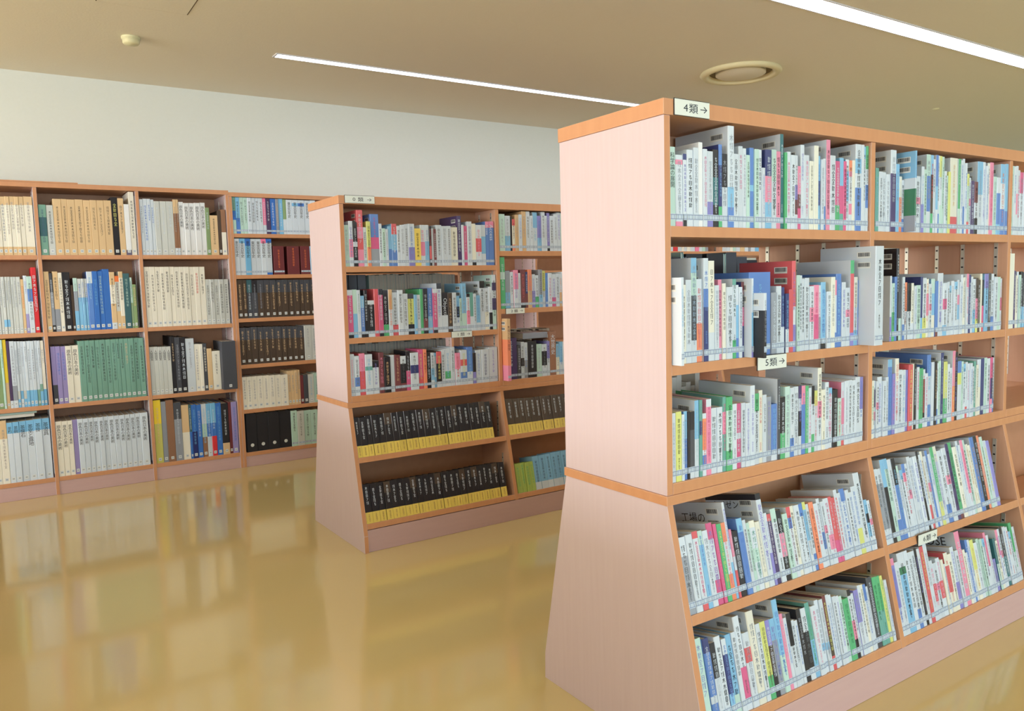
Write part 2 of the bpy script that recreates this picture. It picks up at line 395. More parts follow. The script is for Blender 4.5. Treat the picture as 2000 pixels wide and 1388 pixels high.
def make_labels(items, place):
    """items: [(colour, second colour, noun)]; a label for each that is true of it alone"""
    out = []
    firsts = [a for a, b, n in items]
    plain = ('white', 'plain white', 'grey', 'pale grey')
    for i, (a, b, noun) in enumerate(items):
        cp = a + (' and ' + b if b else '')
        full = [x + (' and ' + y if y else '') for x, y, n in items]
        lab = None
        if full.count(cp) == 1 and (b or a not in plain): lab = f'{cp} {noun}, {place}'
        if not lab or len(lab.replace('-', ' ').split()) > 16 or lab in SEEN:
            lab = None
            best = None
            for j, f in enumerate(firsts):
                if j != i and firsts.count(f) == 1 and f not in plain and abs(j-i) <= 6:
                    if best is None or abs(j-i) < abs(best-i): best = j
            if best is not None:
                k = abs(best-i); side = 'right' if i > best else 'left'
                lab = f'{a} {noun} {NUM[k-1]} {side} of {firsts[best]} one, {place}'
                if len(lab.replace('-', ' ').split()) > 16 or lab in SEEN: lab = None
        if not lab: lab = f'{a} {noun}, {ordw(i)} from left, {place}'
        assert lab not in SEEN, lab
        SEEN.add(lab); out.append(lab)
    return out
BOOKS = '''
near_b1_r1 26 23,201,a/k*1 26,182,w1p1w12p1/e 13,186,B1w9k2/v 23,197,w/k 19,204,w/e 31,219,W 22,198,w6v3/e 23,204,k5T5k4/w 14,219,b3B6g3/s 22,196,k5w6/e 25,271,w9s3b3/e! 21,199,w/k 17,221,w/P 30,216,w/e 17,220,b6s1b6 17,217,a/k 15,217,w/k 13,168,w/v 27,219,B3p3s3/w 23,221,a6w9/k 20,218,p/k 15,268,T/w! 11,217,g 37,220,w/P 13,212,w4v2R2w2/k 14,182,p4R2P3/w 17,244,w/v! 23,216,w/p 20,200,c/k 21,246,c 28,218,s4B4s4/b 12,212,w6b3 19,268,p/k! 26,223,w/k 22,208,P7g4/w 19,219,s5P5t3 15,210,P/k 17,217,w2s5w5/k 15,215,o2p1w5p2w3/k 15,216,c 30,266,w2s2w2b6/k! 28,266,w 14,265,g3w2b3w3/k
near_b1_r2 25 11,227,w9/s!~37 65,222,v1R9b7/P 21,278,s2a3E6w3/e 24,222,w8o7/r 19,277,w5b3B9/b! 25,270,c5w2/k 18,204,w/e 29,219,p/k 25,198,w6/k 15,220,t1w9g3/k 11,203,w3s5b3 14,197,w/k 12,211,R2k2P3B5/w 8,220,w6s6v2/s!~23 12,179,w4k11/e!=~79 93,237,b/s! 26,178,e/w 23,196,w/k 31,192,B6w4/s 20,185,r 17,268,r5w2v3/v! 15,226,a/k 28,225,w/k 22,217,w/k 20,192,w3p2w4/k 25,195,p5P5w1/P 13,194,w3e3/p 23,203,s6k1/b 21,174,w/k 21,218,c/e 11,208,p2w5b2 27,227,b/s 41,201,w/v 19,268,g2r9v2 22,216,c4w3s2/k 8,206,b4v3 45,310,w/k!~71
near_b2_r2 1026 10,216,w5v3 15,192,a4g4/k 15,213,b/s 15,306,k/w! 28,221,E4a2 22,193,o3w3/k 22,190,k4w4/k 29,190,c5w2/k 26,182,a/k 13,210,B6s3 26,206,w4y2/k 33,202,c2p3c3/r 23,202,a2s3c3 17,194,b7R1 34,221,w/v! 24,186,w3P2w3s2/k 31,189,w/k 39,192,w/e 32,195,w3p2s3w3 29,213,w/k 15,216,p2w7/P 30,212,B/w 22,197,w4s3/k 15,200,N3p3y2/k 23,192,N/w 15,215,c 15,192,k5P3r2 27,214,v2s6/k 67,216,E/w 24,201,a 18,195,w3P2w3/P
near_b1_r3 22 16,186,w/e 21,188,y/k 10,179,w/s 14,186,s4b6/e 10,184,k 18,182,k3E7w1 16,211,s4w4/a! 11,211,t3B2t6/e 15,173,w1o6w1b2w2/r 20,210,w1p9/P 25,183,w/k 21,183,w/k 13,210,t2p3t5/P 25,208,g2a6g3/k! 19,186,w/k 19,185,P5w1P5/w 17,185,w/k 18,183,w/v 20,231,w/v! 22,206,g2w6/k 34,213,c/r 22,191,e/v 24,167,b8w1/s 13,239,E/w 22,184,k7g5/w 22,213,a/e 18,208,w8b3/k 23,209,w/e 14,210,V2w2k4w3/v 18,209,p3b8/b 30,207,g/w 14,204,k3w5g3/k 17,188,y2w6/P 19,256,c4p2w4/k! 17,188,c/k 17,209,w/k 24,189,s1w8/p 25,182,k/w 20,152,a/r 15,201,w3p5w2r2/p 20,204,w/e 18,205,w/k 21,203,w/k 23,211,w/k 20,209,v4w4/b
near_b2_r3 923 15,192,c/g 28,190,w2V4w1p2w4/k 25,200,w/v 15,186,w/k 15,197,w/e 23,254,s1b9/b! 18,205,v/p 21,254,c3w7/r! 21,214,w/k 22,212,w/s 16,210,v/b 25,227,r/y 14,228,c 28,227,k/w 23,209,g/e 34,204,w2R7k1w2/r 23,252,b3w4b3/s! 17,225,w 29,226,k/n 18,225,a/e 18,253,B/w! 24,220,y6g4/w 30,210,w/k 18,255,p3o3/y! 22,249,k/v 25,215,b2y2w6 35,212,a/e 29,207,w8r2/e 29,201,w/b 29,206,t/w 26,210,w4c4 20,212,B 44,213,a/k 31,212,P3B3p2/R
near_b1_r4 20 27,202,w2e6/k 25,204,w/k 21,208,r1w9r1/P 17,206,a2s9/b 21,203,w/e 24,219,P2w5P3/v 13,213,P/p 18,210,g/y 18,210,o3w5o4/p 10,264,w5s3/v*30! 10,187,p4w2r4/w 25,179,k3E4k3/w 23,210,s2b9/b 28,202,w/k 24,194,c1w3a2w4/t 19,187,c/e 22,264,k1w14/v*31!= 12,205,w5v4/v 20,199,r1V9/w 23,211,a2w9/k 45,203,k3p3k3/w 36,204,r2b2w9/k 24,203,w/k 16,203,b2w9/k 29,206,y1s4w4/e 41,200,o/k 30,204,w6b3w3/k 25,199,w5p2w2/P 31,201,r6P3/w 32,217,w/r 26,214,b2w9/b 35,207,w/k 24,212,w5y3/b 30,251,w/k! 28,161,s3k2s3w3/k
near_b1_r5 13 27,229,a/v 24,223,B2b6w1b3/w 20,206,k4w5/w 24,217,w/k 18,205,w2B5s3/b 23,211,s9a3/k 17,212,w/k 25,249,w6P4w1/k! 26,199,w2r2w6/e 30,250,c/e! 18,209,w/k 22,210,y7g3/k 18,209,v3N3k3/w 23,208,s2e5/v 23,256,s6a4/b! 28,211,p/w 19,205,k4w5/k 28,181,w/k 19,206,k/e 24,203,w2k3w1/k 20,213,t3s3/g 25,199,w/p 35,210,w6s1w3/e 31,215,R6N3r2/y 31,210,w/e 32,200,w6/v 27,183,g/G 32,205,k1w4p3k3/k 22,196,v4w4/e 28,206,w/k 28,203,b2w6/b 27,217,E/w 41,212,g3t3/G 29,208,y/g
near_b2_r1 931 18,200,t/s 22,189,w/k 25,189,w/e 20,184,w/e 31,262,w2V5/e! 21,219,s/e 31,180,c3o5/w 8,260,s5w2G5e3/b!=~38 94,190,s2T5w2/e 36,220,w4v3/s 25,263,a3b5w3/e! 31,262,s3k3N3g3/r 29,264,b4s3w3 29,263,y3w4a4/e 29,213,w/k 15,213,y 48,262,c7r2/n! 30,261,g6a3/w 28,263,w7b4 34,212,y2a6r2/e 25,189,V/w 25,187,R4w3k3/k 38,261,s5w6/e! 52,261,w/v 26,263,p/P 27,213,a/e 27,211,w3b6s2 31,262,s3w4b4/o! 21,264,s6b3
near_b2_r4 903 44,247,w2e6w2/k 21,273,s2k4 42,272,s1a7/k 24,267,k3b6/s 31,239,a1w9/e 38,241,b1p1w6/r 38,260,w/e 23,256,w/v 29,270,k9/w 30,266,c7r3/R 30,265,b/e 20,284,g7y3/w 82,277,c2w8/v 21,270,V/k 50,284,g8R1/E 29,275,w/b 37,271,p5w2/P 33,251,c/n 26,274,b/n 26,274,k/w 38,274,o/w 23,248,w/y 23,245,v
near_b2_r5 898 45,248,p1v6w4/b 38,300,w2G1s8/k!=~140 63,285,w/k 30,252,k/v 22,251,r/y 22,288,w/e!~141 68,194,w4r3w3/p 28,184,c 47,201,c2r4c3/r 43,211,w4v3/v 29,294,p/w*32! 29,188,c/k 30,217,b/w 45,210,y4c4/n 51,205,a/e 31,218,p5w4/P 26,114,v/e 32,186,T3a3/e 32,211,p4w5/v 38,215,k5T5/w 33,208,w/r 39,217,g5w5/g
near_b3_r1 1821 39,260,a/e 35,262,w4p3w3 25,240,P2w4/e 25,241,w/k
near_b3_r2 1810 43,289,c! 29,223,V/w 29,219,w/v 34,219,k5s3/w
mid_b1_r1 16 24,203,a/e 21,223,w4p4w2/v 24,218,k4w1k4/w 33,278,r3p2r2p3/w! 18,194,w/k 21,223,y4o3/k 46,260,b4P2e3/P! 16,213,w/k 19,190,a/k 16,187,w/e 19,202,s4b3 29,214,r2s3b3/w 19,203,w/k 26,209,w/e 20,213,w/k 36,216,w5v4/b 36,193,Y/k 27,212,w5p4w3/p 24,212,w4s6/b 13,206,k3r2k1/r 14,195,w 15,192,R/w 34,213,w/k 31,208,w/e 24,209,w/k 42,203,c/k 25,264,V/w! 14,216,w 21,211,P/w 29,235,w/B 25,224,c7k1 36,218,w3r3w3/p 29,219,w2s3w2 22,238,p1b6/w*15 34,239,p1b6/w*15
mid_b1_r2 15 30,239,w1P7k1/w 24,241,a3s3 18,238,w/t 21,209,s2b4k1/w 18,237,k/w 37,184,w1k7w1/w 22,241,r 25,240,k1P6k1/w 32,234,k6g2/w 22,236,n3w4/o 32,221,w6r2/k 29,232,w/k 29,213,w/k 36,212,E1y5k2/k 17,206,s/w 20,205,w/k 17,234,g 27,237,k6R2k1/w 30,239,b5s3/w 27,235,w1P8k1/w 29,262,k1w8/v 38,213,k4w3/w*16 28,209,N/n 25,211,w/k 21,192,s3k3w4/b 14,179,a/k 29,259,s5a3/e! 22,202,k1w4p4w2/r 22,208,t5w3 18,201,w/k 26,191,s7w2/b 33,269,k1w6/k! 26,230,w4c3/k 22,236,w3k2/e 26,302,w2V2w2V3a5/k!
mid_b1_r3 21 24,211,w8/p 26,200,w7b3w3/k 31,211,p3r4/P 40,204,w3t1w6/s 36,168,k2w8/v 27,208,R/p 37,184,k/n 23,191,w 33,189,R/n 33,182,w2k5R2/k 24,206,k4P4/w 48,195,w3B2w4/k 29,209,P7r3/y 20,208,o/k 25,189,k/w 20,187,w4s3w2/k 13,185,s1w6s3/k 31,191,r3k5w1/y 22,198,w/k 36,203,w6g2w2/s 27,209,w/k 32,175,p4w4/r 42,189,w3r2w2b2w2/y 37,202,b4w2/s 19,168,k5v3 38,182,w/b 48,184,w/B 58,192,w/v
mid_b1_r4 16 26,203,k2k3Y2/w 35,199,k2k3Y2/w 31,204,k2k3Y2/w 36,204,k2k3Y2/w 36,204,k2k3Y2/w 41,207,N2k3Y2/w 32,204,k2k3Y2/w 37,205,k2k3Y2/w 33,205,k2k3Y2/w 38,206,k2k3Y2/w 38,204,k2k3Y2/w 39,202,N2k3Y2/w 39,202,k2k3Y2/w 17,203,k2k3Y2/w 40,204,k2k3Y2/w 36,204,k2k3Y2/w 36,204,N2k3Y2/w 36,205,k2k3Y2/w 37,205,k2k3Y2/w 32,205,k2k3Y2/w 37,206,k2k3Y2/w 38,206,N2k3Y2/w 35,202,k2k3Y2/w
mid_b1_r5 16 38,194,k2k3Y2/w 40,192,k2k3Y2/w 36,192,k2k3Y2/w 36,190,N2k3Y2/w 36,191,k2k3Y2/w 37,192,k2k3Y2/w 37,189,k2k3Y2/w 38,190,N2k3Y2/w 33,189,k2k3Y2/w 34,190,k2k3Y2/w 39,190,k2k3Y2/w 39,189,N2k3Y2/w 39,187,k2k3Y2/w 40,187,k2k3Y2/w 31,187,k2k3Y2/w 36,188,N2k3Y2/w 36,189,k2k3Y2/w 37,189,N2k3Y2/w 32,190,k2k3Y2/w 33,191,k2k3Y2/w 33,189,k2k3Y2/w 38,189,N2k3Y2/w 38,188,k2k3Y2/w
mid_b2_r1 929 39,203,a/e 38,195,w4s3/e 12,192,k 19,177,r1c3o1/k 23,202,n6/e 23,203,w/v 28,223,n/e 28,224,w/k 20,199,w/e 32,219,s4w6/s 28,200,v5s3/b 24,224,w/k 16,201,w/e 20,218,v6k1/w 29,202,w/k 25,213,w/e 25,227,w/v 34,218,a/e 30,205,w/k 34,226,s/w 34,217,w/e
mid_b2_r2 926 33,289,g2a1g4/w! 35,212,e4s3/e 23,205,w/k 31,215,p4w4/v 16,198,w/e 35,217,R8k1/r 16,204,B3R2/w 28,217,o5n4/e 24,190,w3v3/v 24,184,w4g2/k 24,216,e6s3/k 24,209,y5w4/k 16,196,b/s 29,195,w/P 29,188,w5P2/v 25,191,w/k 17,191,w4n3/o 30,201,w/k 38,187,c/r 34,196,w/k 35,189,p/w
mid_b2_r3 926 23,348,n4o5p3/R!=~73 78,235,V/w 27,190,E/w 23,209,w4k2w3/k 24,204,w3e3/b 62,209,k/w 39,189,a/e 37,187,w2k4w3/k 21,202,v3w3/k 45,257,O/w*17! 25,181,s3c4/e 22,192,s5w3/b 27,191,w/k 33,184,a/e
mid_b2_r4 925 50,203,N5Y2/w 40,200,N5Y2/w 39,199,N5Y2/w 38,196,N5Y2/w 38,195,N5Y2/w 38,196,N5Y2/w 39,195,N5Y2/w 39,194,N5Y2/w 39,194,N5Y2/w 40,193,N5Y2/w 40,193,N5Y2/w 42,192,N5Y2/w
mid_b2_r5 932 35,164,l/g 30,164,l/g 30,162,l/g 28,163,l/g 43,188,s7w2/B 44,188,s7w2/B 40,188,s7w2/B 37,192,s7w2/B 37,192,s7w2/B 38,192,s7w2/B 38,192,s7w2/B
wall_b0_r1 -1405 22,363,n1c5n1/e 25,364,n1c5n1/e 25,365,n1c5n1/e 25,366,n1c5n1/e 25,367,n1c5n1/e 25,367,n1c5n1/e 26,368,n1c5n1/e 48,370,n1c5n1/e
wall_b1_r1 -1161 43,322,t2T3t3/B 40,320,d/k 47,361,n/N 34,362,n/N 44,360,n/N 48,362,n/N 41,359,n/N 38,361,n/N 42,361,n/N 46,362,n/N 39,385,k/y*2 36,379,n/E 33,341,W9V1 33,444,c/k
wall_b2_r1 -558 22,378,w/e 26,382,w/b 22,382,w/b 21,378,w/b 36,368,d/w 42,369,d/w 45,370,d/w 21,384,n2O5w1/e 14,384,n2O5w1/e 33,369,W/k*3 35,362,W/k*3 36,363,W/k*3 40,365,W/k*3 34,368,W/k*3 27,334,g/w 55,281,n/k 23,315,N 33,324,O5c5
wall_b0_r2 -1427 25,362,d/e 16,361,d/e 16,361,d6s1d1/e 16,361,d6s1d1/e 16,361,d/e 16,360,d/e 16,360,d/e 22,360,d/e 17,344,n/o 18,367,w6v3/b 28,362,a2b2w5/k 27,419,r/w*4
wall_b1_r2 -1156 30,391,n/N 19,381,E3e5k1/w 31,391,n5e3/k 23,383,c/k 44,386,k/w*5 17,301,N 24,347,a2e3s3/e 24,342,d4s7/b 17,342,d4s7/b 16,342,d4s7/b 33,388,w2b8/s 31,390,b/s 32,390,b/a 39,403,b 32,383,n2c3n3w1/N 25,357,o1d5n3/k 25,386,n1c6n2/k 40,373,T/a 15,345,a3g3/k 22,297,g/n
wall_b2_r2 -557 34,416,c/k 34,416,c/k 33,415,c/k 28,415,c/k 33,415,c/k 31,415,c/k 33,414,c/k 31,414,c/k 35,414,c/k 32,413,c/k 34,413,c/r 40,413,c/k 30,324,d/k 28,323,d/k 33,323,d/k 33,322,d/k 35,322,d/k
wall_b0_r3 -1452 30,443,g/t 13,441,a/G 20,440,Y5n3 17,431,V8w1 26,428,w6e2w1/e 15,426,w6d1s1/e 17,425,w6s1w1/e 17,424,w6d1s1/e 17,423,w6s2/e 21,424,w6s2/e 21,423,w6s2/e 17,424,w6t2/e 17,423,w6t1s2/e 19,422,c6s2/e
wall_b1_r3 -1149 28,379,v4E2 28,379,v/b 29,377,v/b 36,378,c/k*3 40,379,c/k*3 37,406,t/k 30,406,t/k 30,406,t/k 30,406,t/k 34,406,t/k 32,406,t/k 33,405,t/k 19,406,t/k 27,406,t/k 31,406,t/n 31,406,t/k 31,406,t/k 32,405,t/k
wall_b2_r3 -563 28,337,d/k*7 28,337,d/k*7 28,335,d/k*7 28,335,d/k*7 29,334,d/k*7 29,402,k/n 33,396,E/e 38,394,k/w*6 59,382,w/e 34,339,c/e 24,337,c/w 27,340,E/c 35,302,n 57,281,c/k 101,349,E~110
wall_b0_r4 -1496 32,411,c 41,407,n2c5/e 32,391,s2w9/k*8 35,392,s2w9/k*9 40,393,s2w9/k*10 43,394,s2w9/k*11 43,397,s2w9/k*12 44,397,s2w9/k*13
wall_b1_r4 -1157 36,367,c/k*3 33,365,c/k*3 29,365,c/k*3 29,368,v 33,369,w/k*3 32,368,w/k*3 29,368,w/k*3 32,367,w/k*3 30,367,w/k*3 30,367,w/k*3 35,367,w/k*3 31,367,w/k*3 33,366,w/k*3 34,366,w/k*3 32,366,w/k*3 32,368,w/k*3 48,368,w/k*3
wall_b2_r4 -562 49,446,Y3y5/n 33,431,e 49,438,O 50,415,E2e5/w 50,392,n2c2 17,391,T3b3/w 34,388,b3B3/s 34,384,b/w 34,386,w3a2O3/s 30,386,s3b2w3/w 35,387,s3b2r3/w 39,383,b/s 49,376,k7n2/w 22,382,R 40,380,v/b
wall_b3_r1 39 23,265,t3b2a3/k 29,266,s4b3/k 28,266,a/k 27,267,a/k 30,266,w/k 28,265,w/k 27,266,w/k 28,266,w/k 23,265,p6w2/w 32,262,V/w 40,261,b/w 22,260,e/n 33,265,s/w 25,260,g4w3 45,258,w/k*14 47,258,w1s1w9/k*14 48,258,w1b1w9/k*14 46,258,w/k*14 42,260,w/k*14
wall_b3_r2 35 35,265,w/k*14 42,266,s1w7/k*14 38,266,b2s8/k*14 38,264,w/k*14 39,264,w/k*14 37,265,p1w7/k*14 41,265,b1w7b1/k*14 9,220,_ 82,212,R/o 24,221,_ 93,212,R/o 9,221,_ 75,213,R/o 47,213,s
wall_b3_r3 43 40,284,N/n 30,283,N/n 38,283,T2E4/w 39,279,k2E4/e 48,279,E2N4/e 48,279,E2N4/n 44,279,E2N4/n 43,278,E2N4/n 47,278,E2N4/n 45,277,E2N4/n 44,277,E2N4/n 40,276,E2N4/n 40,276,E2N4/n 47,276,E2N4/n
wall_b3_r4 48 43,274,E2N4/n 41,272,E2N4/n 46,275,E2N4/n 46,272,E2N4/n 44,273,E2N4/n 42,271,E2N4/n 47,270,E2N4/n 40,268,E2N4/n 46,268,E2N4/n 41,265,E2N4/n 49,265,E2N4/n 57,268,d/e 40,266,d/e
wall_b3_r5 44 32,243,c/e 36,243,c/e 41,243,c/e 42,243,c/e 47,242,c/e 42,240,c/e 47,239,c/e 53,237,c/e 26,262,n/e 25,262,n/e 23,263,n/e 22,263,n/e 26,220,R 35,222,E 47,223,d/s 40,230,a/e
wall_b3_r6 68 78,286,k3k5 84,283,k3k5 85,283,k3k5 91,281,k3k5 49,275,a/k 54,268,d/k 55,267,a/k 55,266,a/k
'''
ROWCAP = {'near1': .272, 'near2': .325, 'near3': .278, 'near4': .272, 'near5': .256, 'mid1': .285, 'mid2': .31, 'mid3': .285, 'mid4': .25, 'mid5': .27,
  'midB1': .222, 'midB2': .287, 'midB3': .375, 'midB4': .25, 'midB5': .27,
  'wall1': .425, 'wall2': .462, 'wall3': .44, 'wall4': .448, 'wallB1': .262, 'wallB2': .272, 'wallB3': .286, 'wallB4': .31, 'wallB5': .295, 'wallB6': .29}
ROWN = {1: 'top shelf', 2: 'second shelf', 3: 'third shelf', 4: 'fourth shelf', 5: 'bottom shelf'}
def place_words(u, b, r):
    if u == 'near': return {1: 'near bookcase end bay', 2: 'near bookcase middle bay', 3: 'near bookcase far bay'}[b] + ' ' + ROWN[r]
    if u == 'mid': return {1: 'farther bookcase end bay', 2: 'farther bookcase next bay'}[b] + ' ' + ROWN[r]
    if b == 3: return 'six-row wall bookcase ' + {1: 'top', 2: 'second', 3: 'third', 4: 'fourth', 5: 'fifth', 6: 'bottom'}[r] + ' row'
    return {0: 'leftmost wall bay', 1: 'second wall bay', 2: 'third wall bay'}[b] + ' ' + {1: 'top shelf', 2: 'second shelf', 3: 'third shelf', 4: 'bottom shelf'}[r]
def build_book(w, h, d, segs, title, big, star, striped, name, kindname, rr, hard, stickers=True, small=False):
    jit = rr.uniform(-0.06, 0.06)
    bc = None
    if big and segs[0][0] in 'kBVbPT' : bc = None
    if name == 'large_format_book': bc = segs[0][0] if big and segs[0][0] in 'bgtyrk' else 'w'
    root = link(name, book_mesh(name, w, h, d, segs, hard, jit, bc, striped))
    link('page_block', page_mesh(w, h, d, hard), root)
    if star in COVER:
        s, size, y0c, dz, c = COVER[star]
        o = link('cover_title', text_mesh(s, align='LEFT'), root); o.rotation_euler = (0, 0, -math.pi/2); o.scale = (size, 1, size)
        o.location = (-0.0003, y0c, h-dz); o.color = (*lin(c), 1)
    if title:
        col = lin(title); under = lin(segs[0][0])
        mixf = 0.0 if star else rr.uniform(0.0, 0.28)
        col = (*[c*(1-mixf)+u*mixf for c, u in zip(col, under)], 1)
        if star in LATIN:
            me = text_mesh(LATIN[star], align='LEFT'); o = link('title', me, root); ln = max(v.co.x for v in me.vertices)
            gs = min(w*0.95, h*0.7/ln); zc = [v.co.z for v in me.vertices]; m = (min(zc)+max(zc))/2
            o.rotation_euler = (0, math.pi/2, 0); o.scale = (gs, 1, gs); o.location = (w/2-m*gs, -0.0004, h*(0.93 if star != 16 else 0.86)); o.color = col
        elif star in TITLES:
            me = text_mesh('\n'.join(TITLES[star]), space=0.92); nchar = len(TITLES[star]); gs = min(w*0.72, h*0.5/nchar)
            o = link('title', me, root); o.scale = (gs, 1, gs); o.location = (w/2, -0.0004, h*0.93); o.color = col
        else:
            top = h*rr.uniform(0.86, 0.94); gw = min(w*(0.66 if star else rr.uniform(0.42, 0.6)), 0.014 if not star else 0.02)
            n = rr.choice((7, 9, 12, 12)) if not star else rr.choice((9, 12))
            if n*gw*1.12 > h*0.68: n = 7 if star != 2 or w > 0.05 else 5
            if name == 'boxed_volume': n = 5; gw = min(w*0.34, 0.012)
            if gw < 0.007: n = rr.choice((12, 16))
            o = link('title', PSEUDO[n][rr.randrange(8)], root); o.scale = (gw, 1, gw*min(1.35, h*0.66/(n*gw*1.12))); o.location = (w/2, -0.0005, top); o.color = col
            if not small and w > 0.014 and rr.random() < 0.75:
                o = link('author_name', PSEUDO[5][rr.randrange(8)], root); g2 = min(gw*0.62, 0.008); o.scale = (g2, 1, g2); o.location = (w/2, -0.0005, h*0.17+g2*5.6); o.color = col
    return root
KINDLIST = {}
for line in BOOKS.strip().split('\n'):
    tok = line.split(); key = tok[0]; u, b, r = key.split('_'); b = int(b[1:]); r = int(r[1:]); x = int(tok[1])/1000
    rr = random.Random(key)
    if u == 'near': z = near_h[0][r-1]; y0 = 0.0
    elif u == 'mid': z = mid_h[b-1][r-1]; y0 = MY
    else: z = (right_rows if b == 3 else left_rows)[r-1]; y0 = WY
    slope = u != 'wall' and r >= 4
    cap = ROWCAP[u + ('B' if (u == 'mid' and b == 2) or (u == 'wall' and b == 3) else '') + str(r)]
    # keep inside the bay
    if u == 'wall': lim = {0: -1.179, 1: -0.583, 2: 0.011, 3: 0.929}[b]; lo = {0: -1.75, 1: -1.154, 2: -0.558, 3: 0.058}[b]
    else: lim = X_PART[b]-0.004; lo = X_PART[b-1]+0.0235
    ents = []
    for e in tok[2:]:
        w, h, code = e.split(',', 2); w = int(w)/1000; h = min(int(h)/1000, cap)
        if u == 'near' and '!' not in code and '~' not in code and '_' not in code and '*' not in code and w > 0.0275:
            k = 3 if w > 0.05 else 2
            for q in range(k):
                cc = code if q == 0 else rr.choice(('w/k', 'w/e', 'a/k', 'w/b', 'w6b2/k', 'w3p1w4/k', 'w/P', code, 'c/k', 's1w6/k'))
                ents.append([w/k, h - (0 if q == 0 else rr.uniform(0, 0.02)), cc])
        else: ents.append([w, h, code])
    x = max(x, lo); tot = sum(e[0] for e in ents)
    if x + tot > lim:
        f = (lim-x)/tot
        for e in ents: e[0] *= f
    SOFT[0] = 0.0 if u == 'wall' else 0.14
    PAL.update(PAL_WALL if u == 'wall' else PAL_FILM)
    items = []; made = []
    for w, h, code in ents:
        if code[0] == '_': x += w; continue
        segs, title, big, star, out = parse(code)
        out = min(out, 58)/1000
        if u == 'wall':
            d = min(h*0.72, 0.285); hard = 1 if segs[0][0] in 'wWdsa' else 2
            if b == 3 and r == 6 and segs[0][0] == 'k': name = 'ring_binder'; kn = 'ring binder'; cat = 'binder'
            elif w > 0.09: name = 'storage_box_file'; kn = 'box file'; cat = 'box file'
            else: name = 'reference_volume'; kn = 'reference volume'; cat = 'reference book'
            grp = 'reference volumes on the wall shelving'
        elif u == 'mid' and segs[-1][0] == 'Y' and r >= 4:
            d = 0.14; hard = 1; name = 'boxed_volume'; star = 2; kn = 'volume with yellow band'; cat = 'encyclopedia'; grp = 'black and yellow volumes'
        elif u == 'mid' and r <= 2 and b == 1:
            d = min(h*0.74, 0.2); hard = 0; name = 'computer_manual'; kn = 'computer manual'; cat = 'manual'; grp = 'computer manuals on the farther bookcase'
        elif u == 'mid':
            d = min(h*0.72, 0.2); hard = 1 if w > 0.024 else 0; name = 'history_book' if b == 2 else 'philosophy_book'; kn = name.replace('_', ' '); cat = name.replace('_', ' ')
            grp = kn + 's on the farther bookcase'
        else:
            d = min(h*0.74, 0.2); hard = 1 if (w > 0.0225) else 0
            if big or h > 0.235: name = 'large_format_book'; kn = 'large book'; cat = 'large book'; grp = 'large format books on the near bookcase'
            elif hard: name = 'hardback'; kn = 'hardback'; cat = 'hardback'; grp = 'thick hardbacks on the near bookcase'
            else: name = 'paperback'; kn = 'paperback'; cat = 'paperback'; grp = 'paperbacks on the near bookcase'
        if u == 'near' and big: d = 0.196
        root = build_book(w-0.0005, h, d, segs, title, big, star, '=' in code, name, kn, rr, hard, small=(u != 'near'))
        yo = (0.002 if u == 'near' else 0.005) + rr.random()*0.006 - out
        if slope:
            # local frame leaning back with the side panel
            base = Vector((x, half_y(z), z)); yv = Vector((0, math.cos(TH), -math.sin(TH))); zv = Vector((0, math.sin(TH), math.cos(TH)))
            root.location = base + yv*max(yo, 0.004) + zv*0.0004 + Vector((0, y0, 0)); root.rotation_euler = (-TH, 0, 0)
        else: root.location = (x, y0+yo, z+0.0004)
        if name == 'ring_binder':
            bm = bmesh.new(); bmesh.ops.create_circle(bm, cap_ends=True, radius=0.013, segments=20, matrix=Matrix.Rotation(math.pi/2, 4, 'X'))
            o = new_obj('round_label', bm, STICKER, root); o.location = (w/2, -0.0005, 0.05)
        elif u == 'wall' and b < 3 or (u == 'wall' and r in (3, 4, 5)):
            s = min(w*0.9, 0.03); o = link('call_number_sticker', STK, root); o.scale = (s, 1, 0.02 if w > .02 else .016); o.location = ((w-s)/2, -0.0002, 0.016); o['label'] = 'small white sticker'
        elif name == 'boxed_volume' or name == 'storage_box_file' or (u == 'mid' and slope): pass
        else:
            o = link('call_number_label', CALL, root); o.scale = (w-0.0005, 1, 0.016 if u == 'near' else 0.014); o.location = (0, -0.0002, 0.016)
        if name == 'boxed_volume':
            g = min(w*0.3, 0.008)
            for zz in (h*0.2,):
                o = link('band_lettering', PSEUDO[5][rr.randrange(8)], root); o.scale = (g, 1, g*0.9); o.location = (w/2, -0.0006, h*0.24); o.color = (*lin('O'), 1)
        if big and u in ('near', 'mid') and star != 32:
            for k, dz in enumerate((0.036, 0.068)):
                o = link('barcode_label', BARC, root); o.location = (-0.0002, 0.018, h-dz)
        a, bcol = colour_name(segs)
        items.append((a, bcol, kn)); made.append((root, cat, grp, name, x, w, h, z))
        x += w
    labels = make_labels(items, place_words(u, b, r))
    for (root, cat, grp, name, *_), lab in zip(made, labels):
        tag(root, lab, cat, grp); KINDLIST[name] = KINDLIST.get(name, 0)+1
print('books', KINDLIST)
# lettering that can be read on single books
def find(label_part):
    for o in C.objects:
        if o.parent is None and o.get('label', '').startswith(label_part): return o
